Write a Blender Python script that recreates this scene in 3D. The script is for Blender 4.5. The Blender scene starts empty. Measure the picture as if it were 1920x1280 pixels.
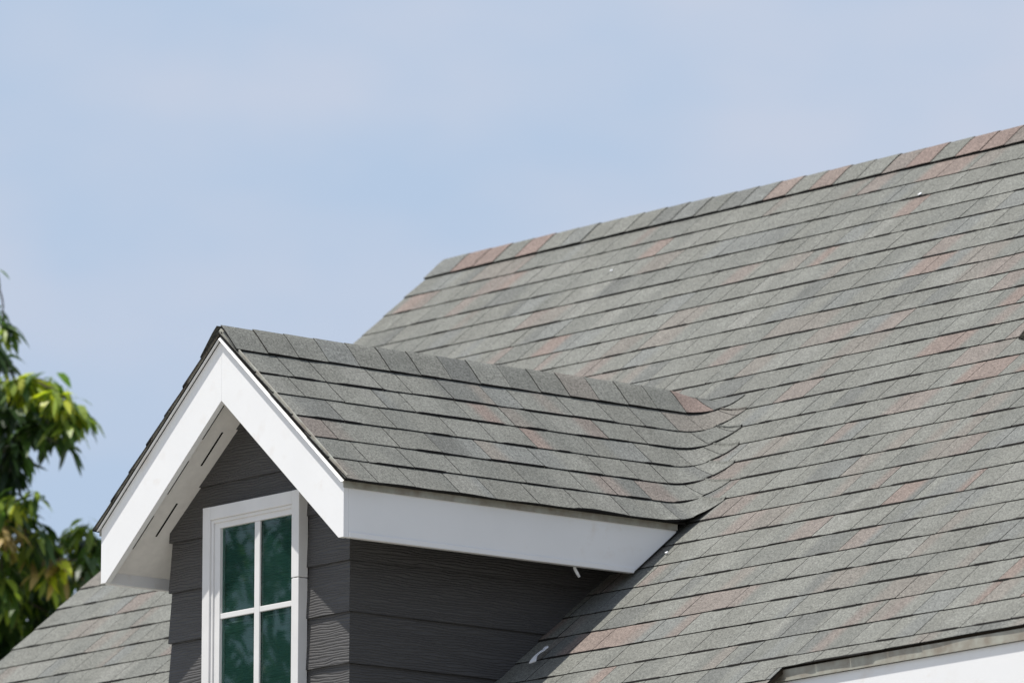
import bpy, math, random
from mathutils import Vector, Matrix
random.seed(7)
sc = bpy.context.scene
COL = sc.collection
Z0 = 7.2                                   # height of the dormer apex above the ground
# ---------------------------------------------------------------- camera
yaw, pit, rol = map(math.radians, (51.11206, 10.19821, 0.16474))
fwd = Vector((-math.sin(yaw)*math.cos(pit), math.cos(yaw)*math.cos(pit), math.sin(pit)))
rgt = Vector((math.cos(yaw), math.sin(yaw), 0)); upv = rgt.cross(fwd)
r2 = rgt*math.cos(rol)+upv*math.sin(rol); u2 = -rgt*math.sin(rol)+upv*math.cos(rol)
cd = bpy.data.cameras.new('camera'); cam = bpy.data.objects.new('camera', cd); COL.objects.link(cam)
CAMP = Vector((24.81216, -18.68124, -5.59301+Z0))
m = Matrix((r2, u2, -fwd)).transposed().to_4x4(); m.translation = CAMP
cam.matrix_world = m
FPX = 16557.6
cd.sensor_width = 36; cd.lens = FPX*36/1920
cd.clip_start = 1; cd.clip_end = 5000
cd.dof.use_dof = True; cd.dof.focus_distance = 31.2; cd.dof.aperture_fstop = 5.0
sc.camera = cam
def ray_pt(px, py, dist):                  # a point at a given depth along a pixel's ray
    return CAMP + dist*(fwd + (px-960)/FPX*r2 - (py-640)/FPX*u2)
# ---------------------------------------------------------------- world, sun, exposure
TOSUN = Vector((-.145, -.324, .935)).normalized()
w = bpy.data.worlds.new('World'); sc.world = w; w.use_nodes = True
nt = w.node_tree; N = nt.nodes; Lk = nt.links; N.clear()
out = N.new('ShaderNodeOutputWorld'); bg = N.new('ShaderNodeBackground'); sky = N.new('ShaderNodeTexSky')
sky.sky_type = 'NISHITA'; sky.sun_disc = False
sky.sun_elevation = math.asin(TOSUN.z); sky.sun_rotation = math.atan2(TOSUN.x, TOSUN.y)
sky.air_density = 1.0; sky.dust_density = 1.2; sky.ozone_density = 2.0
tc = N.new('ShaderNodeTexCoord'); mp = N.new('ShaderNodeMapping'); mp.inputs['Scale'].default_value = (1, 1, 2.2)
nz = N.new('ShaderNodeTexNoise'); nz.inputs['Scale'].default_value = 22; nz.inputs['Detail'].default_value = 4; nz.inputs['Roughness'].default_value = .45
rp = N.new('ShaderNodeMapRange'); rp.inputs['From Min'].default_value = .36; rp.inputs['From Max'].default_value = .7
rp.inputs['To Min'].default_value = 0; rp.inputs['To Max'].default_value = .95
SKYMUL = N.new('ShaderNodeMix'); SKYMUL.data_type = 'RGBA'; SKYMUL.blend_type = 'MULTIPLY'; SKYMUL.inputs[0].default_value = 1
SKYMUL.inputs[7].default_value = (1.0, .97, 1.06, 1)
cl = N.new('ShaderNodeMix'); cl.data_type = 'RGBA'; cl.inputs[7].default_value = (5.35, 5.8, 6.9, 1)
hz = N.new('ShaderNodeMix'); hz.data_type = 'RGBA'; hz.inputs[7].default_value = (4.35, 5.45, 7.05, 1)      # pale haze low in the sky
sx = N.new('ShaderNodeSeparateXYZ'); hr = N.new('ShaderNodeMapRange'); hr.interpolation_type = 'SMOOTHSTEP'
for q_, v_ in ((1, .30), (2, .9), (3, .93), (4, .45)): hr.inputs[q_].default_value = v_
Lk.new(tc.outputs['Generated'], mp.inputs[0]); Lk.new(mp.outputs[0], nz.inputs['Vector']); Lk.new(nz.outputs[0], rp.inputs['Value'])
Lk.new(sky.outputs[0], SKYMUL.inputs[6]); Lk.new(tc.outputs['Generated'], sx.inputs[0]); Lk.new(sx.outputs[2], hr.inputs[0]); Lk.new(hr.outputs[0], hz.inputs[0]); Lk.new(SKYMUL.outputs[2], hz.inputs[6]); Lk.new(hz.outputs[2], cl.inputs[6]); Lk.new(rp.outputs[0], cl.inputs[0])
Lk.new(cl.outputs[2], bg.inputs[0]); bg.inputs[1].default_value = .1; Lk.new(bg.outputs[0], out.inputs[0])
sd = bpy.data.lights.new('sun', 'SUN'); sd.energy = 5.0; sd.angle = math.radians(.5); sd.color = (1, .96, .90)
sun = bpy.data.objects.new('sun', sd); COL.objects.link(sun); sun.location = (0, 0, 30)
sun.rotation_euler = TOSUN.to_track_quat('Z', 'Y').to_euler()
vs = sc.view_settings; vs.view_transform = 'Standard'; vs.look = 'None'; vs.exposure = .14; vs.gamma = 1; vs.use_curve_mapping = False

# ---------------------------------------------------------------- materials
def new_mat(name, rough=.6, color=(.5, .5, .5), spec=.5):
    mt = bpy.data.materials.new(name); mt.use_nodes = True
    b = mt.node_tree.nodes['Principled BSDF']
    b.inputs['Base Color'].default_value = (*color, 1); b.inputs['Roughness'].default_value = rough
    b.inputs['Specular IOR Level'].default_value = spec
    return mt, mt.node_tree, b
def noise(t, scale, detail=3, vec=None, rough=.55):
    n = t.nodes.new('ShaderNodeTexNoise'); n.inputs['Scale'].default_value = scale; n.inputs['Detail'].default_value = detail
    n.inputs['Roughness'].default_value = rough
    if vec is None:
        c = t.nodes.new('ShaderNodeTexCoord'); vec = c.outputs['Object']
    t.links.new(vec, n.inputs['Vector']); return n.outputs[0]
def rng_(t, v, a, b, c, d):
    n = t.nodes.new('ShaderNodeMapRange'); n.inputs[1].default_value = a; n.inputs[2].default_value = b
    n.inputs[3].default_value = c; n.inputs[4].default_value = d; t.links.new(v, n.inputs[0]); return n.outputs[0]
def mul(t, a, b):
    n = t.nodes.new('ShaderNodeMath'); n.operation = 'MULTIPLY'; t.links.new(a, n.inputs[0])
    if isinstance(b, float): n.inputs[1].default_value = b
    else: t.links.new(b, n.inputs[1])
    return n.outputs[0]
def vscale(t, colr, f):
    n = t.nodes.new('ShaderNodeVectorMath'); n.operation = 'SCALE'; t.links.new(colr, n.inputs[0]); t.links.new(f, n.inputs['Scale']); return n.outputs[0]
def bump(t, b, h, strength, dist):
    n = t.nodes.new('ShaderNodeBump'); n.inputs['Strength'].default_value = strength; n.inputs['Distance'].default_value = dist
    t.links.new(h, n.inputs['Height']); t.links.new(n.outputs[0], b.inputs['Normal'])

M_SH, t, b = new_mat('shingle_granules', .92, spec=.25)
at = t.nodes.new('ShaderNodeAttribute'); at.attribute_name = 'tint'
g1 = noise(t, 115, 3, rough=.8); g2 = noise(t, 430, 1); g3 = noise(t, 9, 4); g4 = noise(t, 1.1, 3)
f = mul(t, rng_(t, g1, .32, .68, .50, 1.52), rng_(t, g2, .3, .7, .68, 1.34))
f = mul(t, f, rng_(t, g3, .3, .7, .92, 1.08)); f = mul(t, f, rng_(t, g4, .3, .7, .95, 1.06))
t.links.new(vscale(t, at.outputs['Color'], f), b.inputs['Base Color']); bump(t, b, g1, .5, .0015)
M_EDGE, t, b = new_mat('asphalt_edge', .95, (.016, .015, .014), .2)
M_WHITE, t, b = new_mat('white_trim_paint', .42, (.78, .78, .78), .4)
n1 = noise(t, 3, 4); n2 = noise(t, 90, 3); n3 = noise(t, 14, 4)
mx = t.nodes.new('ShaderNodeMix'); mx.data_type = 'RGBA'; mx.inputs[6].default_value = (.80, .80, .80, 1); mx.inputs[7].default_value = (.70, .66, .62, 1)
t.links.new(mul(t, rng_(t, n3, .54, .72, 0, .8), rng_(t, n1, .47, .62, 0, 1)), mx.inputs[0])
t.links.new(vscale(t, mx.outputs[2], rng_(t, n1, .3, .7, .97, 1.02)), b.inputs['Base Color']); bump(t, b, n2, .12, .001)
M_TRIM, t, b = new_mat('window_trim_paint', .4, (.70, .69, .68), .4)
n1 = noise(t, 7, 4); t.links.new(vscale(t, t.nodes.new('ShaderNodeRGB').outputs[0], rng_(t, n1, .3, .7, .94, 1.03)), b.inputs['Base Color'])
[n for n in t.nodes if n.type == 'RGB'][0].outputs[0].default_value = (.71, .70, .69, 1)
M_SOFF, t, b = new_mat('soffit_board', .7, (.80, .78, .75), .3)
n1 = noise(t, 30, 4); t.links.new(vscale(t, t.nodes.new('ShaderNodeRGB').outputs[0], rng_(t, n1, .3, .7, .94, 1.04)), b.inputs['Base Color'])
[n for n in t.nodes if n.type == 'RGB'][0].outputs[0].default_value = (.80, .78, .75, 1)
M_DRIP, t, b = new_mat('weathered_drip_metal', .55, (.30, .29, .25), .4)
n1 = noise(t, 18, 4); cr = t.nodes.new('ShaderNodeMix'); cr.data_type = 'RGBA'
cr.inputs[6].default_value = (.36, .36, .31, 1); cr.inputs[7].default_value = (.24, .21, .17, 1); t.links.new(rng_(t, n1, .35, .68, 0, 1), cr.inputs[0]); t.links.new(cr.outputs[2], b.inputs['Base Color'])
M_BLACK, t, b = new_mat('dark_gap', .95, (.012, .011, .010), .1)
M_DECK, t, b = new_mat('roof_deck_board', .9, (.05, .04, .03), .1)
# siding: embossed fibre cement; grain runs along the board (u stored as UV)
def siding_mat(name, base, groove):
    mt, t, b = new_mat(name, .62, base, .5); b.inputs['IOR'].default_value = 1.75
    uv = t.nodes.new('ShaderNodeUVMap'); mpn = t.nodes.new('ShaderNodeMapping'); mpn.inputs['Scale'].default_value = (2.8, 12, 1)
    t.links.new(uv.outputs[0], mpn.inputs[0])
    wv = t.nodes.new('ShaderNodeTexWave'); wv.wave_type = 'BANDS'; wv.bands_direction = 'Y'
    wv.inputs['Scale'].default_value = 2.6; wv.inputs['Distortion'].default_value = 9; wv.inputs['Detail'].default_value = 2.2; wv.inputs['Detail Scale'].default_value = .8
    t.links.new(mpn.outputs[0], wv.inputs['Vector'])
    mp2 = t.nodes.new('ShaderNodeMapping'); mp2.inputs['Scale'].default_value = (6, 120, 1); t.links.new(uv.outputs[0], mp2.inputs[0])
    fine = noise(t, 1.5, 4, mp2.outputs[0])
    h = t.nodes.new('ShaderNodeMath'); h.operation = 'ADD'; t.links.new(rng_(t, wv.outputs[1], 0.05, .6, 0, 1), h.inputs[0]); t.links.new(mul(t, fine, .7), h.inputs[1])
    mx = t.nodes.new('ShaderNodeMix'); mx.data_type = 'RGBA'; mx.inputs[6].default_value = (*[q*.86 for q in base], 1); mx.inputs[7].default_value = (*base, 1)
    t.links.new(rng_(t, h.outputs[0], .25, 1.0, 0, 1), mx.inputs[0]); t.links.new(mx.outputs[2], b.inputs['Base Color'])
    bump(t, b, h.outputs[0], 1.0, .0018)
    return mt
M_SIDE = siding_mat('charcoal_siding', (.040, .0375, .037), (.060, .055, .053))
M_GLASS = bpy.data.materials.new('green_tinted_glass'); M_GLASS.use_nodes = True; t = M_GLASS.node_tree; t.nodes.clear()
o_ = t.nodes.new('ShaderNodeOutputMaterial'); tr = t.nodes.new('ShaderNodeBsdfTransparent'); tr.inputs[0].default_value = (.56, 1.0, .88, 1)
gl = t.nodes.new('ShaderNodeBsdfGlossy'); gl.inputs['Roughness'].default_value = .015; gl.inputs['Color'].default_value = (.9, 1, .97, 1)
fr = t.nodes.new('ShaderNodeFresnel'); fr.inputs[0].default_value = 1.62; ms = t.nodes.new('ShaderNodeMixShader')
ad = t.nodes.new('ShaderNodeMath'); ad.operation = 'ADD'; ad.inputs[1].default_value = .0; t.links.new(fr.outputs[0], ad.inputs[0])
t.links.new(ad.outputs[0], ms.inputs[0]); t.links.new(tr.outputs[0], ms.inputs[1]); t.links.new(gl.outputs[0], ms.inputs[2]); df = t.nodes.new('ShaderNodeBsdfDiffuse'); df.inputs[0].default_value = (.05, .16, .13, 1); m2 = t.nodes.new('ShaderNodeMixShader'); m2.inputs[0].default_value = .15
t.links.new(tr.outputs[0], m2.inputs[1]); t.links.new(df.outputs[0], m2.inputs[2]); t.links.new(m2.outputs[0], ms.inputs[1]); t.links.new(ms.outputs[0], o_.inputs[0])
M_LEAF, t, b = new_mat('leaf', .42, spec=.4)
at = t.nodes.new('ShaderNodeAttribute'); at.attribute_name = 'tint'
t.links.new(at.outputs['Color'], b.inputs['Base Color'])
tl = t.nodes.new('ShaderNodeBsdfTranslucent'); ml = t.nodes.new('ShaderNodeMixShader'); ml.inputs[0].default_value = .38
ts = t.nodes.new('ShaderNodeVectorMath'); ts.operation = 'MULTIPLY'; ts.inputs[1].default_value = (1.5, 1.7, .8); t.links.new(at.outputs['Color'], ts.inputs[0]); t.links.new(ts.outputs[0], tl.inputs[0])
t.links.new(b.outputs[0], ml.inputs[1]); t.links.new(tl.outputs[0], ml.inputs[2]); t.links.new(ml.outputs[0], t.nodes['Material Output'].inputs[0])
M_BARK, t, b = new_mat('bark', .9, (.09, .07, .05), .2)
n1 = noise(t, 12, 5); bump(t, b, n1, .8, .01)
M_GRASS, t, b = new_mat('dry_ground', .95, (.10, .11, .07), .2)
n1 = noise(t, .4, 6); mx = t.nodes.new('ShaderNodeMix'); mx.data_type = 'RGBA'; mx.inputs[6].default_value = (.26, .25, .21, 1); mx.inputs[7].default_value = (.38, .36, .32, 1)
t.links.new(rng_(t, n1, .35, .65, 0, 1), mx.inputs[0]); t.links.new(mx.outputs[2], b.inputs['Base Color'])
M_PLASTIC, t, b = new_mat('white_plastic', .5, (.75, .76, .78), .4)

# ---------------------------------------------------------------- mesh helper
class MB:
    def __init__(s): s.v = []; s.f = []; s.mi = []; s.c = []; s.uv = None
    def vert(s, p, c=(.5, .5, .5)): s.v.append((p[0], p[1], p[2])); s.c.append(c); return len(s.v)-1
    def face(s, ids, m=0): s.f.append(tuple(ids)); s.mi.append(m)
    def poly(s, pts, m=0, c=(.5, .5, .5)): s.face([s.vert(p, c) for p in pts], m)
    def box(s, x0, x1, y0, y1, z0, z1, m=0):
        i = [s.vert((x, y, z)) for x in (x0, x1) for y in (y0, y1) for z in (z0, z1)]
        for q in ((0, 1, 3, 2), (4, 6, 7, 5), (0, 4, 5, 1), (2, 3, 7, 6), (0, 2, 6, 4), (1, 5, 7, 3)): s.face([i[k] for k in q], m)
    def prism(s, a, b, m=0):                 # two matching outlines -> closed solid
        n = len(a); ia = [s.vert(p) for p in a]; ib = [s.vert(p) for p in b]
        s.face(ia[::-1], m); s.face(ib, m)
        for k in range(n): s.face((ia[k], ia[(k+1) % n], ib[(k+1) % n], ib[k]), m)
    def tube(s, pts, rad, n=8, m=0):
        rings = []
        for i, p in enumerate(pts):
            p = Vector(p); a = Vector(pts[max(i-1, 0)]); b = Vector(pts[min(i+1, len(pts)-1)])
            d = (b-a).normalized(); x = d.orthogonal().normalized(); y = d.cross(x); r = rad[i] if isinstance(rad, (list, tuple)) else rad
            rings.append([s.vert(p+r*(math.cos(6.2832*k/n)*x+math.sin(6.2832*k/n)*y)) for k in range(n)])
        for a, b in zip(rings, rings[1:]):
            for k in range(n): s.face((a[k], a[(k+1) % n], b[(k+1) % n], b[k]), m)
        s.face(rings[0][::-1], m); s.face(rings[-1], m)
    def build(s, name, mats, parent=None, origin=(0, 0, 0), smooth=False, dz=Z0, bevel=0, fix=False):
        ox, oy, oz = origin
        me = bpy.data.meshes.new(name)
        me.from_pydata([(x-ox, y-oy, z+dz-oz) for x, y, z in s.v], [], s.f)
        for mt in (mats if isinstance(mats, (list, tuple)) else [mats]): me.materials.append(mt)
        me.polygons.foreach_set('material_index', s.mi)
        at = me.attributes.new('tint', 'FLOAT_COLOR', 'POINT'); at.data.foreach_set('color', [k for c in s.c for k in (*c, 1)])
        if s.uv:
            l = me.uv_layers.new(name='UVMap')
            for lp in me.loops: l.data[lp.index].uv = s.uv[lp.vertex_index]
        if smooth: me.polygons.foreach_set('use_smooth', [True]*len(me.polygons))
        me.update()
        if fix:
            import bmesh
            bm = bmesh.new(); bm.from_mesh(me); bmesh.ops.recalc_face_normals(bm, faces=bm.faces); bm.to_mesh(me); bm.free()
        o = bpy.data.objects.new(name, me); COL.objects.link(o); o.location = origin
        if parent is not None: o.parent = parent; o.location = Vector(origin)-world_loc(parent)
        if bevel:
            md = o.modifiers.new('bevel', 'BEVEL'); md.width = bevel; md.segments = 2; md.limit_method = 'ANGLE'
        return o
def world_loc(o):
    l = Vector(o.location)
    while o.parent: o = o.parent; l += o.location
    return l
def tag(o, label=None, cat=None, group=None, kind=None):
    if label: o['label'] = label
    if cat: o['category'] = cat
    if group: o['group'] = group
    if kind: o['kind'] = kind
    return o
def empty(name, loc):
    o = bpy.data.objects.new(name, None); COL.objects.link(o); o.location = loc; o.empty_display_size = .2; return o

# ---------------------------------------------------------------- roof geometry constants (metres, apex of the rake = origin)
T = .8391; C_ = 1/math.hypot(1, T); S_ = C_*T
YM, ZM, RL, E, D0 = 3.76925, 1.24787, 3.44851, .143, .14419
W, FH, DH, WW, SB = .7154, .2023, .2264, .5203, .1825
R0 = .031; TE, T0 = .1405, .138
YV = YM-(ZM-R0)/T; DV = (YM-YV)/C_
HB = .0075                                  # mean butt height: the fitted planes run through the butt tops
VN = math.sqrt(2+T*T); VA, VB = 1/VN, (1/C_)/VN      # .608, .794
DX2, DY2 = 4.965, .026                      # second dormer
DORMERS = [(0., 0.), (DX2, DY2)]
NM = Vector((0, -S_, C_)); ND = Vector((S_, 0, C_))
V3 = Vector((1, -1, -T))/VN
MD = Vector((0, 1, 0))*(-VB)+Vector((C_, 0, -S_))*(-VA)
MM = Vector((1, 0, 0))*VB+Vector((0, -C_, -S_))*(-VA)
V0 = Vector((0, YV, R0))
def sm(x): x = min(max(x, 0), 1); return x*x*(3-2*x)
def fold(a, wv, off):                        # point near a valley; wv>0 lies on the dormer plane, <0 on the main plane
    r = min(max(.8*a, .003), .125)
    if wv > r: return V0+V3*a+MD*wv+ND*off
    if wv < -r: return V0+V3*a-MM*wv+NM*off
    k = (r-wv)/(2*r); p = V0+V3*a+MD*(r*(1-k)**2)+MM*(r*k*k)
    n = (ND*(1-k)+NM*k).normalized()
    return p+n*off
def main_h(d):                               # wedge height of the main courses at slope distance d
    k = math.ceil((d-D0)/E); db = D0+k*E; return HB*(1-(db-d)/(E+.03))
def main_pt(x, d, off, band):
    off -= HB
    if 11 <= band <= 18:
        for X0, Y0 in DORMERS:
            xx = abs(x-X0); sg = 1 if x >= X0 else -1; dd = d-(DV-Y0/C_)
            a = xx*VA+dd*VB; wv = -(xx*VB-dd*VA)
            if a > 0 and wv > -.17:
                o2 = (off+HB)*sm((.02-wv)/.06)-HB-.002*(1-sm((.02-wv)/.06))
                p = fold(a, wv, o2); return Vector((X0+sg*p.x, p.y+Y0, p.z+T*Y0))
    return Vector((x, YM-d*C_, ZM-d*S_))+NM*off
def dorm_pt(u, tt, off, sg):
    off -= HB; U = u-YV
    a = -VA*U+VB*tt; wv = -VB*U-VA*tt
    if wv < .05:
        d = DV+a*VB+wv*VA
        k = sm((.05-wv)/.09); o2 = off*(1-k)+(main_h(d)-HB+.0018+.13*(off+HB))*k
        p = fold(a, wv, o2)
    else: p = fold(a, wv, off)
    return Vector((sg*p.x, p.y, p.z))
# palette
PAL = [((.133, .137, .125), 46), ((.142, .147, .135), 22), ((.124, .129, .119), 20), ((.110, .115, .109), 6), ((.132, .139, .133), 7), ((.151, .155, .143), 6),
       ((.148, .133, .121), 7), ((.158, .131, .117), 3), ((.143, .136, .123), 9)]
PW = [p[1] for p in PAL]
def pick(rng):
    c = rng.choices(PAL, PW)[0][0]; k = rng.uniform(1.03, 1.13); return (c[0]*k*1.0, c[1]*k*.98, c[2]*k*.96)
def lerp3(a, b, k): return tuple(x*(1-k)+y*k for x, y in zip(a, b))
class Thick:                                  # piecewise butt thickness along a course
    def __init__(s, rng, u0, u1):
        s.k = []; u = u0-.5
        while u < u1+.5: s.k.append((u, rng.choice((0, 0, 0, .15, .6, 1.0, 1.0)))); u += rng.uniform(.05, .16)
        s.i = 0
    def at(s, u):
        k = s.k
        lo, hi = 0, len(k)-1
        while lo < hi:
            m_ = (lo+hi+1)//2
            if k[m_][0] <= u: lo = m_
            else: hi = m_-1
        if lo == 0: return k[0][1]
        f_ = sm((u-k[lo][0])/.012); return k[lo-1][1]*(1-f_)+k[lo][1]*f_
def course(mb, rng, fmap, u0, u1, db, EE, clips, cell=.02, rows=4, wmin=.12, wmax=.30, lap=.03, gap=.0017, jit=.0012, mono=0, hk=1.0, edge=None):
    """lay one course of tabs; clips(d) -> list of (lo, hi) allowed intervals"""
    th = Thick(rng, u0, u1); u = u0; nI = len(clips(db)); segs = []
    while u < u1:
        wd = rng.uniform(wmin, wmax); segs.append((u, min(u+wd, u1))); u += wd
    prev = pick(rng)
    for (ua, ub) in segs:
        lift = rng.uniform(0, .0012); dj = rng.uniform(-jit, jit); tilt = rng.uniform(-.0012, .0012)
        # colour zones
        zs = [(ua, prev if rng.random() < .4 else pick(rng))]; x = ua
        if not mono:
            while True:
                x += rng.uniform(.05, .16)
                if x > ub-.03: break
                zs.append((x, pick(rng)))
        prev = zs[-1][1]
        def colr(x):
            c = zs[0][1]
            for (zx, zc) in zs[1:]:
                if x > zx-.025: c = lerp3(c, zc, sm((x-zx+.025)/.05))
            return c
        for I in range(nI):
            ds = [db+dj-(EE+lap)*(1-j/rows) for j in range(rows+1)]
            cl_ = [clips(d)[I] for d in ds]
            if max(min(ub, h)-max(ua, l) for l, h in cl_) < .004: continue
            n = max(2, int((ub-ua)/cell)+1)
            grid = []
            for j, d in enumerate(ds):
                lo = max(ua+gap, cl_[j][0]); hi = min(ub-gap, cl_[j][1])
                if hi < lo: hi = lo = (max(ua+gap, min(ub-gap, hi if cl_[j][1] < ua else lo)))
                row = []
                for i in range(n+1):
                    uu = lo+(hi-lo)*i/n
                    h = (.0040+.0024*th.at(uu))*hk+lift
                    dd = d+(edge(uu) if edge and j == rows else 0)+tilt*(uu-ua)/.2*(j == rows)
                    off = h*(j/rows)
                    row.append(mb.vert(fmap(uu, dd, off), colr(uu)))
                grid.append(row)
            for j in range(rows):
                for i in range(n): mb.face((grid[j][i], grid[j+1][i], grid[j+1][i+1], grid[j][i+1]), 0)
            # butt face and sides
            bot = []
            d = ds[-1]
            lo = max(ua+gap, cl_[-1][0]); hi = min(ub-gap, cl_[-1][1])
            if hi > lo+.001:
                for i in range(n+1):
                    uu = lo+(hi-lo)*i/n
                    bot.append(mb.vert(fmap(uu, d+(edge(uu) if edge else 0)-.0006+.0055*th.at(uu), -.0012+.0038*th.at(uu))))
                top = [mb.vert(mb.v[q]) for q in grid[-1]]
                for i in range(n): mb.face((top[i], bot[i], bot[i+1], top[i+1]), 1)
            for side in (0, n):
                if (side == 0 and cl_[-1][0] > ua) or (side == n and cl_[-1][1] < ub): continue
                tt_ = [mb.vert(mb.v[g[side]]) for g in grid]
                bb = [mb.vert(Vector(mb.v[g[side]])+Vector((0, 0, -.006))) for g in grid]
                for j in range(rows): mb.face((tt_[j], bb[j], bb[j+1], tt_[j+1]), 1)

# ================================================================= HOUSE
house = tag(empty('house', (0, 3.77, 0)), 'house with grey asphalt shingle roof and a small charcoal sided gable dormer with white trim', 'house')
# ---- main roof shingles
XR = 7.9; XE = 2.30
DE_R = D0+27*E+.070                       # the short last course above the right eave
def clips_for(band):
    def clips(d):
        y = YM-d*C_; res = []; cur = -RL-.02
        for X0, Y0 in DORMERS:
            hv = YV+Y0-y
            if band <= 18: hw = hv-.045 if hv > .045 else 0
            elif y > SB+.01: hw = WW-.02
            else: hw = 0
            res.append((cur, X0-hw)); cur = X0+hw
        res.append((cur, XR)); return res
    return clips
rng = random.Random(11)
mb = MB()
for k in range(1, 28):
    coarse = .022
    course(mb, rng, lambda u, d, o, k=k: main_pt(u, d, o, k), -RL-.02, XR, D0+k*E+rng.uniform(-.002, .002), E, clips_for(k), coarse, 4 if not 11 < k < 19 else 6)
def wav(u): return .0012*math.sin(u*7)+.0022*math.sin(u*3.1+1)+.001*math.sin(u*17)
eave = lambda u: -.0125*(u-XE)*1.0 + wav(u)
course(mb, rng, lambda u, d, o: main_pt(u, d, o, 28), XE-.085, XR, DE_R, .075, lambda d: [(XE-.085, XR)], .03, 3, hk=.9, edge=eave)
for k in range(28, 34):
    course(mb, rng, lambda u, d, o, k=k: main_pt(u, d, o, k), -RL-.02, XE+.012, D0+k*E, E,
           lambda d: ([(-RL-.02, XE+.012)] if YM-d*C_ < SB+.01 else [(-RL-.02, -WW+.02), (WW-.02, XE+.012)]), .03, 4)
roof = mb.build('roof', [M_SH, M_EDGE], house)
tag(roof, 'wide shingle slope rising behind and beside the dormer')
# ---- ridge cap
rng = random.Random(5); mb = MB(); PINK = ((3.05, 3.32), (2.74, 2.86), (.30, .48), (-.12, .20)); CAPH = .006; PEAK = .007
def cap_course(mb, rng, fm, u0, u1, width, expo, hi_of=None, PALP=None):
    u = u0; th = Thick(rng, u0, u1)
    while u < u1-.01:
        ub = min(u+expo*rng.uniform(.97, 1.03), u1); c = pick(rng)
        if u1-ub < .06: ub = u1
        if any(a_ <= u+.05 <= b_ for a_, b_ in PINK): c = (.176, .136, .119)
        nr = 7; n = 4; lift = rng.uniform(0, .002)
        for sg in (1, -1):
            grid = []
            for j in range(nr+1):
                tt = (width+rng.uniform(-.001, .001))*j/nr
                e_ = ub+.02
                if hi_of: e_ = min(e_, hi_of(tt)); 
                row = []
                for i in range(n+1):
                    uu = u+.0008+(max(e_, u+.001)-u-.0008)*i/n
                    if hi_of and u > hi_of(tt): uu = hi_of(tt)
                    o_ = CAPH+(.002+.001*th.at(uu))*(j/nr)+.003*(1-i/n)+lift-.004*max(0, 1-tt/.03)+(PEAK*(1-tt/width)*(sm((u1-.12-uu)/.2) if hi_of else 1))
                    row.append(mb.vert(fm(uu, tt, o_, sg), c))
                grid.append(row)
            for j in range(nr):
                for i in range(n):
                    q = (grid[j][i], grid[j+1][i], grid[j+1][i+1], grid[j][i+1]); mb.face(q if sg > 0 else q[::-1], 0)
            top = [mb.vert(mb.v[q]) for q in grid[-1]]
            bot = [mb.vert(fm(min(u+.0008+(ub+.02-u)*i/n, hi_of(width) if hi_of else 99), width-.0005, .001, sg)) for i in range(n+1)]
            for i in range(n): mb.face((top[i], bot[i], bot[i+1], top[i+1]), 1)
            fr_ = [mb.vert(mb.v[g[0]]) for g in grid]; fb = [mb.vert(Vector(mb.v[g[0]])+Vector((0, 0, -.0075))) for g in grid]
            for j in range(nr): mb.face((fr_[j], fb[j], fb[j+1], fr_[j+1]), 1)
        u = ub
def ridge_pt(u, tt, off, sg):
    u = -u; off -= HB; p = Vector((u, YM-sg*tt*C_, ZM-tt*S_))+Vector((0, -sg*S_, C_))*off; return p
cap_course(mb, rng, ridge_pt, -XR, RL+.004, D0, .142)
mb.build('ridge_cap', [M_SH, M_EDGE], roof, smooth=False)
# ---- deck, eave, body
mb = MB()
def mp_(x, d, off): return Vector((x, YM-d*C_, ZM-d*S_))+NM*(off-HB)
def bp_(x, d, off): return Vector((x, YM+d*C_, ZM-d*S_))+Vector((0, S_, C_))*(off-HB)
dl = D0+33*E-.02; dr = DE_R-.03
HWD = .60
# front deck cut round the dormers (thin sheet just below the shingles)
for (x0, x1, d0, d1) in ((-RL, XR, 0, DV-.02), (-RL, -HWD, DV-.02, dl), (HWD-.10, XE, DV+.95, dl), (XE, DX2-WW+.01, DV+.95, dr), (DX2+WW-.01, XR, DV+.95, dr), (-HWD, -WW+.01, DV+.95, dl),
                       (-WW+.01, WW-.10, (YM-SB)/C_+.01, dl)):
    mb.prism([mp_(x0, d0, -.004), mp_(x1, d0, -.004), mp_(x1, d1, -.004), mp_(x0, d1, -.004)], [mp_(x0, d0, -.02), mp_(x1, d0, -.02), mp_(x1, d1, -.02), mp_(x0, d1, -.02)])
for X0, Y0 in DORMERS:                      # between valley and dormer side
    for sg in (1, -1):
        x1 = (DX2-.9 if X0 == 0 else XR) if sg > 0 else (-RL if X0 == 0 else DX2-.9)
        if X0 == 0 and sg < 0: x1 = -HWD
        d1 = DV-.02; d2 = DV+.95
        q = lambda o_: [mp_(X0+sg*.03, d1, o_), mp_(x1, d1, o_), mp_(x1, d2, o_), mp_(X0+sg*.56, d2, o_), mp_(X0+sg*.56, DV+.78, o_)]
        mb.prism(q(-.006), q(-.03))
mb.prism([bp_(-RL, 0, -.001), bp_(XR, 0, -.001), bp_(XR, 4.9, -.001), bp_(-RL, 4.9, -.001)], [bp_(-RL, 0, -.03), bp_(XR, 0, -.03), bp_(XR, 4.9, -.03), bp_(-RL, 4.9, -.03)], 1)
mb.build('roof_deck', [M_DECK, M_EDGE], roof, fix=True)
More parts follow.
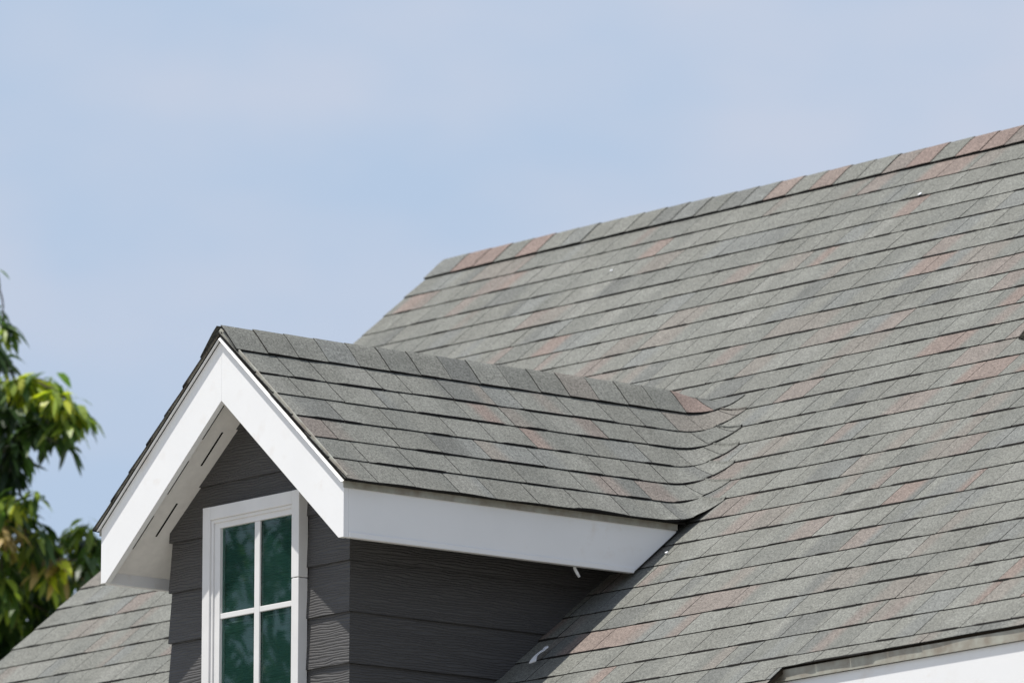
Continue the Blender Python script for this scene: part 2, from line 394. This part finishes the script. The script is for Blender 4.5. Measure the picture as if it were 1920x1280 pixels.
# right eave: shingle underside lip, weathered drip edge, white fascia
ye = YM-DE_R*C_; ze = ZM-DE_R*S_
def eave_line(x): d = DE_R+eave(x)*0-.0125*(x-XE); return YM-d*C_, ZM-d*S_
mb = MB(); mb2 = MB(); mb3 = MB()
def strip(mbx, ya, yb, za, zb):
    (y0, z0), (y1, z1) = eave_line(XS), eave_line(XR)
    A = [(XS, y0+ya, z0+za), (XS, y0+yb, z0+za), (XS, y0+yb, z0+zb), (XS, y0+ya, z0+zb)]
    B = [(XR, y1+ya, z1+za), (XR, y1+yb, z1+za), (XR, y1+yb, z1+zb), (XR, y1+ya, z1+zb)]
    mbx.prism(A, B)
XS = XE-.045
strip(mb, .012, .03, -.046, -.012); strip(mb, .008, .012, -.052, -.046)
mb.build('drip_edge', M_DRIP, roof, fix=True)
strip(mb2, .020, .045, -.30, -.052); mb2.build('fascia', M_WHITE, roof, fix=True, bevel=.002)
mb3.box(-RL+.35, XE-.02, -.25, 7.6, -Z0, -2.02); mb3.box(XE-.02, XR-.3, .75, 7.6, -Z0, -1.66)
mb3.prism([(-RL+.35, -.1, -2.05), (-RL+.35, 7.6, -2.05), (-RL+.35, 3.77, 1.16)], [(-RL+.37, -.1, -2.05), (-RL+.37, 7.6, -2.05), (-RL+.37, 3.77, 1.16)])
hw_ = mb3.build('wall', M_SIDE, house, fix=True)

# ================================================================= DORMER
DORM = []                                    # top parts of the dormer, copied later
rng = random.Random(23); mb = MB()
for sg in (1, -1):
    for k in range(1, 7):
        ds_ = D0+(12+k)*E
        hi = lambda t_, ds_=ds_: YV+(DV-ds_+.005+(VB*VB-VA*VA)*t_)/(2*VA*VB)
        ed = (lambda u: .0035*math.sin(u*9+1)+.003*math.sin(u*21)) if k == 6 else None
        course(mb, rng, lambda u, d, o, sg=sg: dorm_pt(u, d, o, sg), -.015-(k % 2)*.002, YV+.1, T0+k*TE+rng.uniform(-.003, .003), TE, lambda d, hi=hi: [(-.03, hi(d))], .022, 7 if k > 1 else 12, hk=1.25, edge=ed, lap=.03 if k > 1 else .131)
droof = mb.build('dormer_roof', [M_SH, M_EDGE], house); DORM.append(droof)
rng = random.Random(8); mb = MB(); PINK = ((2.10, 2.26),); CAPH = .0065; PEAK = .020
cap_course(mb, rng, dorm_pt, -.016, YV+.03, T0, .139, hi_of=lambda t_: YV+.018+.26*t_)
mb.build('ridge_cap', [M_SH, M_EDGE], droof)
# dormer deck, slightly inside the shingles, ends at the valley
mb = MB()
for sg in (1, -1):
    def dp(u, t_, o_): p = Vector((0, u, R0))+Vector((C_, 0, -S_))*t_+ND*(o_-HB); return Vector((sg*p.x, p.y, p.z))
    te = T0+6*TE-.012
    q = lambda o_: [dp(-.008, 0, o_), dp(-.008, te, o_), dp(YV-te*C_-.03, te, o_), dp(YV-.03, 0, o_)]
    mb.prism(q(-.004), q(-.012))
mb.build('roof_deck', M_EDGE, droof, fix=True)
# rake boards (one either side) in the gable plane, mitred at the apex
for sg in (1, -1):
    mb = MB()
    o = [(0, -.004), (0, -DH), (sg*(W-.055), -DH-T*(W-.055)), (sg*(W-.055)+sg*.0, -W*T-FH-.0), (sg*W, -W*T-FH), (sg*W, -W*T-.004)]
    zb = -W*T-FH; xb = (-zb-DH)/T; xb = min(xb, W-.02)
    o = [(sg*.0002, -.004), (sg*.0002, -DH), (sg*xb, -DH-T*xb), (sg*W, zb), (sg*W, -W*T-.004)]
    mb.prism([(x, 0, z) for x, z in o], [(x, .022, z) for x, z in o])
    mb.build('rake_board', M_WHITE, droof, fix=True, bevel=.0008)
    # drip edge along the rake: upright leg then a lip kicked outward
    mb = MB(); nrm = Vector((sg*S_, 0, C_))
    def rp_(s_, y, n_): p = Vector((sg*s_*C_, y, -s_*S_))+nrm*n_; return (p.x, p.y, p.z)
    prof = [(-.007, .026), (-.008, .002), (-.0165, -.004), (-.0155, -.0055), (-.003, -.002), (-.001, .026)]
    L_ = W/C_
    a = [rp_(-n_*T*0+ -n_*0, y, n_) for y, n_ in prof]
    a = [(0, y, -.0+n_/C_) for y, n_ in prof]; b_ = [rp_(L_+.012, y, n_) for y, n_ in prof]
    ia = [mb.vert(p) for p in a]; ib = [mb.vert(p) for p in b_]
    for k in range(6):
        mb.face((ia[k], ia[(k+1) % 6], ib[(k+1) % 6], ib[k]), 1 if k in (1, 2, 3) else 0)
    mb.face(ib, 0)
    mb.build('drip_edge', [M_DRIP, M_WHITE], droof, fix=True)
    # eave fascia, end cut parallel to the main roof
    mb = MB()
    def yr(z, g=.02): return YM-(ZM-z)/T-g
    zt = -W*T-.016; zb = -W*T-FH
    o = [(.0225, zb), (yr(zb, .012), zb), (yr(zt, .03), zt-.018), (yr(zt, .03), zt), (.0225, zt)]
    mb.prism([(sg*W, y, z) for y, z in o], [(sg*(W-.02), y, z) for y, z in o])
    o = [(.0226, zb-.0005), (yr(zb, .012), zb-.0005), (yr(zb, .012)+.012, zb+.019), (.0226, zb+.019)]
    mb.prism([(sg*(W+.006), y, z) for y, z in o], [(sg*(W-.0195), y, z) for y, z in o])
    mb.build('fascia', M_WHITE, droof, fix=True, bevel=.002)
    mb = MB()
    o = [(-.004, zt-.012), (yr(zt, .03), zt-.012), (yr(zt, .03), zt+.02), (-.004, zt+.02)]
    mb.prism([(sg*(W+.007), y, z) for y, z in o], [(sg*(W+.001), y, z) for y, z in o])
    mb.build('drip_edge', M_DRIP, droof, fix=True)
    # sloping soffit with vent slots
    mb = MB(); SO = .178
    zf = lambda x: -SO-T*x
    x1 = W-.0205
    q = lambda e: [(0, .0225, zf(0)+e), (sg*x1, .0225, zf(x1)+e), (sg*x1, yr(zf(x1), .02), zf(x1)+e), (0, yr(zf(0), .02), zf(0)+e)]
    mb.prism(q(0), q(.01))
    for (ya, s0) in ((.052, .08), (.052, .35), (.052, .62), (.118, .20), (.118, .55)):
        for s1 in (s0,):
            e = -.0008; xa, xb2 = s1*C_, (s1+.165)*C_
            mb.poly([(sg*xa, ya, zf(xa)+e), (sg*xb2, ya, zf(xb2)+e), (sg*xb2, ya+.008, zf(xb2)+e), (sg*xa, ya+.008, zf(xa)+e)], 1)
    mb.build('soffit', [M_SOFF, M_BLACK], droof)
# ---- dormer wall: lap siding on three sides, mitred at the corners
mb = MB(); mb.uv = []
LAP = .183; ZL = -1.0265
rng = random.Random(3)
def plank(path, z0, z1, ob, otp, seed):
    """path: list of (x,y) base corners with outward normals; ob/otp bottom and top offsets"""
    for (P0, P1, n0, n1, nn) in path:
        us = seed
        def pt(P, n, off, z): return (P[0]+n[0]*off, P[1]+n[1]*off, z)
        L_ = math.dist(P0, P1)
        vs_ = [pt(P0, n0, ob, z0), pt(P1, n1, ob, z0), pt(P1, n1, otp, z1), pt(P0, n0, otp, z1), pt(P0, n0, ob-.009, z0), pt(P1, n1, ob-.009, z0)]
        uvs = [(us, 0), (us+L_, 0), (us+L_, z1-z0), (us, z1-z0), (us, .01), (us+L_, .01)]
        ids = []
        for v_, q in zip(vs_, uvs): ids.append(mb.vert(v_)); mb.uv.append((q[0], q[1]+seed*1.37))
        mb.face(ids[:4], 0); mb.face((ids[4], ids[5], ids[1], ids[0]), 0); seed += L_
for i in range(-6, 6):
    z0 = ZL-i*LAP if False else ZL+(-i)*LAP
    z1 = z0+LAP+.02
    top = -.172-T*0
    if z0 > -.21: continue
    # front face of this plank, cut to the gable
    zc = -.172-T*(WW+.012)                   # soffit height at the wall corner
    def xs_at(z): return WW+.012 if z <= zc else max(0.0, (-.172-z)/T)
    ob, ot = .0125, .002
    seed = rng.uniform(0, 50)
    def off_at(z): return ob+(ot-ob)*min(1, max(0, (z-z0)/(z1-z0)))
    zz = [z0]
    if z0 < zc < z1: zz.append(zc)
    zz.append(min(z1, -.175))
    L_, R_ = [], []
    for z in zz:
        o_ = off_at(z); xw = xs_at(z); xw = min(xw, WW+o_) if z <= zc+1e-6 else min(xw, WW+o_)
        L_.append((-xw, SB-o_, z)); R_.append((xw, SB-o_, z))
    loop = L_[::-1]+R_
    ids = [mb.vert(p) for p in loop]
    for p in loop: mb.uv.append((p[0]+seed, p[2]-z0+seed*1.37))
    mb.face(ids, 0)
    xw = min(xs_at(z0), WW+ob)
    und = [(-xw, SB-ob, z0), (xw, SB-ob, z0), (min(xw, WW+.003), SB-.003, z0), (-min(xw, WW+.003), SB-.003, z0)]
    ids = [mb.vert(p) for p in und]; [mb.uv.append((0, 0)) for _ in und]; mb.face(ids, 0)
    # side faces
    if z0 < zc+.02:
        for sg in (1, -1):
            ztop = min(z1, zc+.03)
            ys0 = SB-off_at(z0); ye0 = YM-(ZM-z0)/T+.02; ye1 = YM-(ZM-ztop)/T+.02
            if ye0 < SB: ye0 = SB
            if ye1 < SB: continue
            q = [(sg*(WW+off_at(z0)), SB-off_at(z0), z0), (sg*(WW+off_at(z0)), ye0, z0), (sg*(WW+off_at(ztop)), ye1, ztop), (sg*(WW+off_at(ztop)), SB-off_at(ztop), ztop)]
            ids = [mb.vert(p) for p in q]
            for p in q: mb.uv.append((p[1]+seed+3, p[2]-z0+seed*1.37))
            mb.face(ids if sg > 0 else ids[::-1], 0)
            q = [(sg*(WW+ob), SB-ob, z0), (sg*(WW+ob), ye0, z0), (sg*(WW+.003), ye0, z0), (sg*(WW+.003), SB-ob, z0)]
            ids = [mb.vert(p) for p in q]; [mb.uv.append((0, 0)) for _ in q]; mb.face(ids, 0)
dwall = mb.build('dormer_wall', M_SIDE, house); DORM.append(dwall)
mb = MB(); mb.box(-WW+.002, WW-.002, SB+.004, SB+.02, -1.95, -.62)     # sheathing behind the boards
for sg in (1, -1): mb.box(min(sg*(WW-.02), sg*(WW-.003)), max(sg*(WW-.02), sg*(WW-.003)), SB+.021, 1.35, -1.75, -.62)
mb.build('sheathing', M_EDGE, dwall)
# ---- window
WZ0, WZ1, WX = -1.672, -.566, .284
YF = .134
mb = MB()
cw = .043
mb.box(-WX, -WX+cw, YF, .176, WZ0+cw, WZ1-.0); mb.box(WX-cw, WX, YF, .176, -.879, WZ1); mb.box(WX-cw+.0006, WX-.0008, YF+.0008, .176, WZ0+cw, -.8815)
mb.box(-WX+cw, WX-cw, YF+.0004, .176, WZ1-.048, WZ1-.0004); mb.box(-WX-.01, WX+.01, YF-.02, .176, WZ0, WZ0+cw)
win = mb.build('window', M_TRIM, house, bevel=.002); DORM.append(win)
mb = MB()
gx0, gx1, gz1, gz0 = -.197, .234, -.647, WZ0+cw+.03
mb.box(-WX+cw, gx0, .148, .171, WZ0+cw, WZ1-.048); mb.box(gx1, WX-cw, .148, .171, WZ0+cw, WZ1-.048)
mb.box(gx0, gx1, .1484, .171, gz1, WZ1-.048); mb.box(gx0, gx1, .1484, .171, WZ0+cw, gz0)
mb.box(-WX+cw, -WX+cw+.012, .1415, .148, WZ0+cw, WZ1-.048); mb.box(-WX+cw+.012, WX-cw, .1419, .1484, WZ1-.060, WZ1-.048)
mb.build('sash', M_TRIM, win, bevel=.0012)
mb = MB(); vx0, vx1 = .003, .034
rowsz = [-.966, -.966-.322]
mb.box(vx0, vx1, .151, .1595, gz0, gz1)
for z in rowsz:
    mb.box(gx0, vx0, .1514, .1595, z-.010, z+.010); mb.box(vx1, gx1, .1514, .1595, z-.010, z+.010)
mb.build('muntin', M_TRIM, win, bevel=.002)
zz = [gz1]+rowsz+[gz0]
for i in range(3):
    za = zz[i+1]+(.010 if i < 2 else 0); zb = zz[i]-(.010 if i else 0)
    for (xa, xb) in ((gx0, vx0), (vx1, gx1)):
        mb = MB(); mb.poly([(xa, .1605, za), (xb, .1605, za), (xb, .1605, zb), (xa, .1605, zb)])
        mb.build('pane', M_GLASS, win)
# ---- second dormer: copies of all parts, further along the roof
def copy_tree(o, parent, off=None):
    c = o.copy(); COL.objects.link(c); c.parent = parent
    if off is not None: c.location = Vector(o.location)+off
    for ch in list(o.children): copy_tree(ch, c)
    return c
LBL = {'dormer_roof': 'roof of the second dormer, only its dark lower left corner showing at the right edge', 'dormer_wall': 'wall of the second dormer beyond the right edge', 'window': 'window of the second dormer beyond the right edge'}
for o in DORM:
    c = copy_tree(o, house, Vector((DX2, DY2, DY2*T))); c['label'] = LBL[o.name.split('.')[0]]
droof['label'] = 'grey shingle gable roof of the small dormer'
dwall['label'] = 'charcoal lap siding of the small dormer'

# ================================================================= small things lying about
mb = MB()
def on_roof(x, d, h): return mp_(x, d, h+HB)
A = Vector((.700, .872, -1.171)); B = Vector((.672, .955, -1.100)); dr_ = (B-A); side = dr_.cross(NM).normalized()
prf = [(0, .017), (.1, .015), (.3, .006), (.55, .006), (.72, .011), (.82, .006), (.93, .012), (1, .008)]
for e in (.004, .010):
    pass
tp = []; btm = []
for k, wd in prf:
    c0 = A+dr_*k+NM*(.012+.006*math.sin(k*5))
    tp.append((c0-side*wd, c0+side*wd*.8))
iv = [(mb.vert(a), mb.vert(b_), mb.vert(b_-NM*.004), mb.vert(a-NM*.004)) for a, b_ in tp]
for p, q in zip(iv, iv[1:]):
    for k in range(4): mb.face((p[k], p[(k+1) % 4], q[(k+1) % 4], q[k]))
mb.face(iv[0]); mb.face(iv[-1][::-1])
tag(mb.build('plastic_scrap', M_PLASTIC, None, origin=(A.x, A.y, A.z+Z0), fix=True), 'small bone-shaped white plastic scrap lying on the shaded shingles beside the dormer wall', 'debris')
mb = MB(); q = Vector((W-.03, 1.065, -.806))
mb.tube([q+Vector((0, .0, .03)), q+Vector((0, .004, .0)), q+Vector((.002, .012, -.014)), q+Vector((.004, .022, -.030))], [.0045, .006, .006, .005], 8)
tag(mb.build('caulk_drip', M_PLASTIC, None, origin=(q.x, q.y, q.z+Z0), smooth=True), 'short white curl of dried caulk hanging below the dormer side fascia', 'debris')
def fleck(x, d, s, lab):
    mb = MB(); c0 = on_roof(x, d, .0015)
    r_ = random.Random(int(x*1000)); ring = [c0+Vector((math.cos(k)*s*r_.uniform(.6, 1.2), 0, 0))+Vector((0, -C_, -S_))*math.sin(k)*s*r_.uniform(.6, 1.2) for k in [i*6.283/7 for i in range(7)]]
    mb.prism(ring, [p+NM*.003 for p in ring])
    tag(mb.build('paint_fleck', M_PLASTIC, None, origin=(c0.x, c0.y, c0.z+Z0), fix=True), lab, 'debris')
# (positions found on the roof slope)
FLK = [(.785, 3.074, .007, 'tiny white fleck on the shingles just below the cut end of the dormer fascia'),
       (-.125, .425, .009, 'tiny white fleck high on the main roof slope near the right edge of the view'),
       (-1.92, .495, .006, 'tiny white fleck near the top left of the main roof slope')]
for a in FLK: fleck(*a)

# ================================================================= ground
mb = MB(); mb.poly([(-1500, -1500, -Z0), (1500, -1500, -Z0), (1500, 1500, -Z0), (-1500, 1500, -Z0)])
tag(mb.build('ground', M_GRASS), kind='structure')

# ================================================================= trees
LC = dict(dark=(.034, .066, .022), mid=(.065, .12, .026), yel=(.42, .44, .035), lite=(.22, .29, .045), pink=(.36, .26, .12), deep=(.020, .042, .017))
def leaf(mb, rng, p, d, L_, wd, col, droop):
    d = d.normalized(); side = d.cross(Vector((0, 0, 1)))
    if side.length < .05: side = Vector((1, 0, 0))
    side.normalize(); side = (side+Vector((rng.uniform(-.5, .5), rng.uniform(-.5, .5), rng.uniform(-.5, .5)))).normalized()
    prof = ((0, .12), (.3, .9), (.6, 1.0), (.85, .5), (1, .03)); cur = Vector(p); prev = None; last = 0
    for k, wv in prof:
        dd = (d+Vector((0, 0, -droop*k))).normalized(); cur = cur+dd*L_*(k-last); last = k
        a = mb.vert(cur+side*wd*.5*wv, col); b_ = mb.vert(cur-side*wd*.5*wv, col)
        if prev: mb.face((prev[0], a, b_, prev[1]))
        prev = (a, b_)
def rosette(mb, rng, c, n, L_, pal, spread=.05, up=.5):
    for _ in range(n):
        az = rng.uniform(0, 6.283); el = rng.uniform(-.9, up)
        d = Vector((math.cos(az)*math.cos(el), math.sin(az)*math.cos(el), math.sin(el)))
        p = Vector(c)+Vector((rng.gauss(0, spread), rng.gauss(0, spread), rng.gauss(0, spread)))
        base = LC[rng.choice(pal)]; k = rng.uniform(.7, 1.35); col = tuple(min(q*k, .6) for q in base)
        leaf(mb, rng, p, d, L_*rng.uniform(.7, 1.15), L_*rng.uniform(.18, .27), col, rng.uniform(.7, 2.5))
def limb(mb, a, b_, r0, r1, rng, sag=.15):
    a, b_ = Vector(a), Vector(b_); n = 6; pts = []
    for i in range(n+1):
        k = i/n; p = a.lerp(b_, k)+Vector((0, 0, 1))*math.sin(k*3.14)*sag*(b_-a).length*.5
        if 0 < i < n: p += Vector([rng.uniform(-.03, .03)*(b_-a).length for _ in range(3)])
        pts.append(p)
    mb.tube(pts, [r0+(r1-r0)*i/n for i in range(n+1)], 7); return pts
# mango-like tree behind the house on the left; the rosettes that show beside the dormer
rng = random.Random(41)
TD = 40.0
base = ray_pt(-560, 900, TD); base.z = 0
tree = tag(empty('tree', base), 'leafy tree with long drooping dark and yellow-green leaves beyond the left edge of the roof', 'tree')
ros = [(-30, 640, 8, 1, 'dark mid'), (-30, 740, 10, 1, 'dark mid'), (-25, 900, 14, 1, 'mid dark lite'), (-30, 1030, 14, 1, 'mid lite'), (25, 940, 14, 1, 'lite mid yel'), (-5, 1010, 14, 1, 'yel lite mid'), (60, 1055, 14, 1, 'lite mid'), (35, 1060, 12, 1, 'lite yel mid'), (-2, 512, 4, .5, 'lite mid'), (2, 585, 9, .7, 'mid dark'), (14, 610, 12, .9, 'mid dark lite'), (-8, 640, 10, .9, 'mid dark'), (2, 668, 10, 1, 'dark deep'), (-5, 720, 14, 1, 'mid lite'),
       (30, 715, 13, 1, 'mid lite yel'), (62, 712, 14, 1, 'yel lite mid'), (95, 722, 16, 1, 'yel lite mid'), (55, 745, 16, 1, 'mid dark lite'), (85, 752, 16, 1, 'yel lite pink mid'),
       (118, 742, 14, 1, 'yel lite mid'), (142, 762, 14, 1, 'yel lite mid'), (150, 775, 12, 1, 'lite mid'), (110, 775, 16, 1, 'mid dark lite'), (130, 792, 10, .9, 'mid lite'), (18, 770, 20, 1.1, 'dark mid'),
       (48, 790, 20, 1.1, 'dark deep mid'), (10, 810, 20, 1.1, 'deep dark'), (30, 840, 20, 1.1, 'deep dark mid'), (-5, 860, 20, 1.2, 'deep dark'), (18, 880, 18, 1.1, 'dark deep'), (78, 800, 14, 1, 'dark mid'),
       (128, 835, 3, 1.0, 'mid dark'), (92, 815, 7, .9, 'mid dark'), (0, 920, 16, 1, 'dark mid'), (66, 928, 9, .8, 'lite mid'), (40, 945, 14, 1, 'mid dark'), (10, 960, 16, 1, 'yel lite'), (45, 975, 14, .9, 'dark mid'),
       (12, 995, 14, .9, 'pink yel'), (40, 1005, 14, .9, 'pink yel lite'), (75, 1000, 16, 1, 'mid dark lite'), (70, 1035, 14, 1, 'pink mid lite'), (20, 1040, 18, 1, 'lite mid'), (105, 1030, 16, 1, 'mid dark'),
       (140, 1000, 12, .8, 'yel lite mid'), (165, 985, 10, .8, 'mid lite'), (172, 1010, 14, .9, 'mid yel dark'), (150, 1030, 14, 1, 'lite yel mid'), (120, 1055, 14, 1, 'yel lite pink'), (165, 1050, 16, 1, 'mid dark'),
       (95, 1070, 14, 1, 'lite pink yel mid'), (55, 1080, 14, 1, 'mid lite yel'), (10, 1085, 20, 1.1, 'lite mid dark'), (140, 1080, 16, 1, 'dark mid'), (30, 1120, 18, 1.1, 'lite dark mid'), (80, 1110, 20, 1.1, 'mid lite dark'),
       (0, 1150, 18, 1.2, 'mid dark'), (50, 1160, 18, 1.2, 'dark mid lite'), (110, 1115, 14, 1.1, 'dark mid lite'), (15, 1190, 20, 1.2, 'deep dark'), (100, 1150, 18, 1.1, 'deep'), (0, 1225, 20, 1.2, 'deep'), (180, 1075, 14, 1, 'dark mid'), (195, 1020, 10, .9, 'mid dark')]
lb = MB(); wb = MB()
trunk_top = base+Vector((.3, .2, 5.6))
wb.tube([base+Vector((0, 0, -.1)), base+Vector((.05, 0, 1.5)), base+Vector((.15, .1, 3.5)), trunk_top], [.30, .23, .19, .15], 12)
knots = []
for (px, py) in ((-120, 600), (-80, 760), (-60, 900), (-40, 1040), (30, 1180), (-300, 500), (-500, 300), (-700, 600), (-900, 900)):
    e = ray_pt(px, py, TD+rng.uniform(-.8, .8)); limb(wb, trunk_top+Vector((0, 0, rng.uniform(-1.5, 0))), e, .06, .014, rng); knots.append(e)
for (px, py, n, s, pal) in ros:
    c = ray_pt(px-4, py, TD+rng.uniform(-.3, .3)); k = min(knots, key=lambda q: (q-c).length); knots.append(c)
    limb(wb, k, c, .006, .0025, rng, .1)
    rosette(lb, rng, c, int(n*2.1), .15*s, pal.split(), .022*s)
cc = base+Vector((.2, .2, 7.2))
for _ in range(620):
    th = rng.uniform(0, 6.283); ph = math.acos(rng.uniform(-1, 1)); rr = rng.uniform(.6, 1)**.5
    c = cc+Vector((2.5*rr*math.sin(ph)*math.cos(th), 2.5*rr*math.sin(ph)*math.sin(th), 2.1*rr*math.cos(ph)))
    v_ = c-CAMP; z_ = v_.dot(fwd); pxx = 960+FPX*v_.dot(r2)/z_
    if pxx > -45: continue                    # crown narrows towards the house
    rosette(lb, rng, c, 12, .15, ['dark', 'mid', 'deep', 'lite'], .06)
lb.build('crown', M_LEAF, tree, origin=(base.x, base.y, 0), dz=0); wb.build('trunk', M_BARK, tree, origin=(base.x, base.y, 0), dz=0, smooth=True)

# a second tree across the yard in front of the house: it stands in the window's reflection
rng = random.Random(77); base = Vector((-8.3, -6.6, 0))
tree2 = tag(empty('tree', base), 'dark leafy tree across the yard, seen only as the reflection in the window panes', 'tree')
lb = MB(); wb = MB(); top = base+Vector((.1, .1, 5.0))
wb.tube([base+Vector((0, 0, -.1)), base+Vector((.04, .02, 2)), top], [.22, .17, .12], 12)
cc = Vector((-7.3, -5.7, 7.9))
for _ in range(9):
    limb(wb, top+Vector((0, 0, rng.uniform(-1, 0))), cc+Vector((rng.uniform(-1.4, 1.4), rng.uniform(-1.4, 1.4), rng.uniform(-1, 1.4))), .05, .01, rng)
for _ in range(1150):
    th = rng.uniform(0, 6.283); ph = math.acos(rng.uniform(-1, 1)); rr = rng.uniform(.3, 1)**.5
    c = cc+Vector((2.0*rr*math.sin(ph)*math.cos(th), 2.0*rr*math.sin(ph)*math.sin(th), 1.7*rr*math.cos(ph)))
    rosette(lb, rng, c, 12, .14, ['dark', 'mid', 'deep'], .06)
lb.build('crown', M_LEAF, tree2, origin=(base.x, base.y, 0), dz=0); wb.build('trunk', M_BARK, tree2, origin=(base.x, base.y, 0), dz=0, smooth=True)
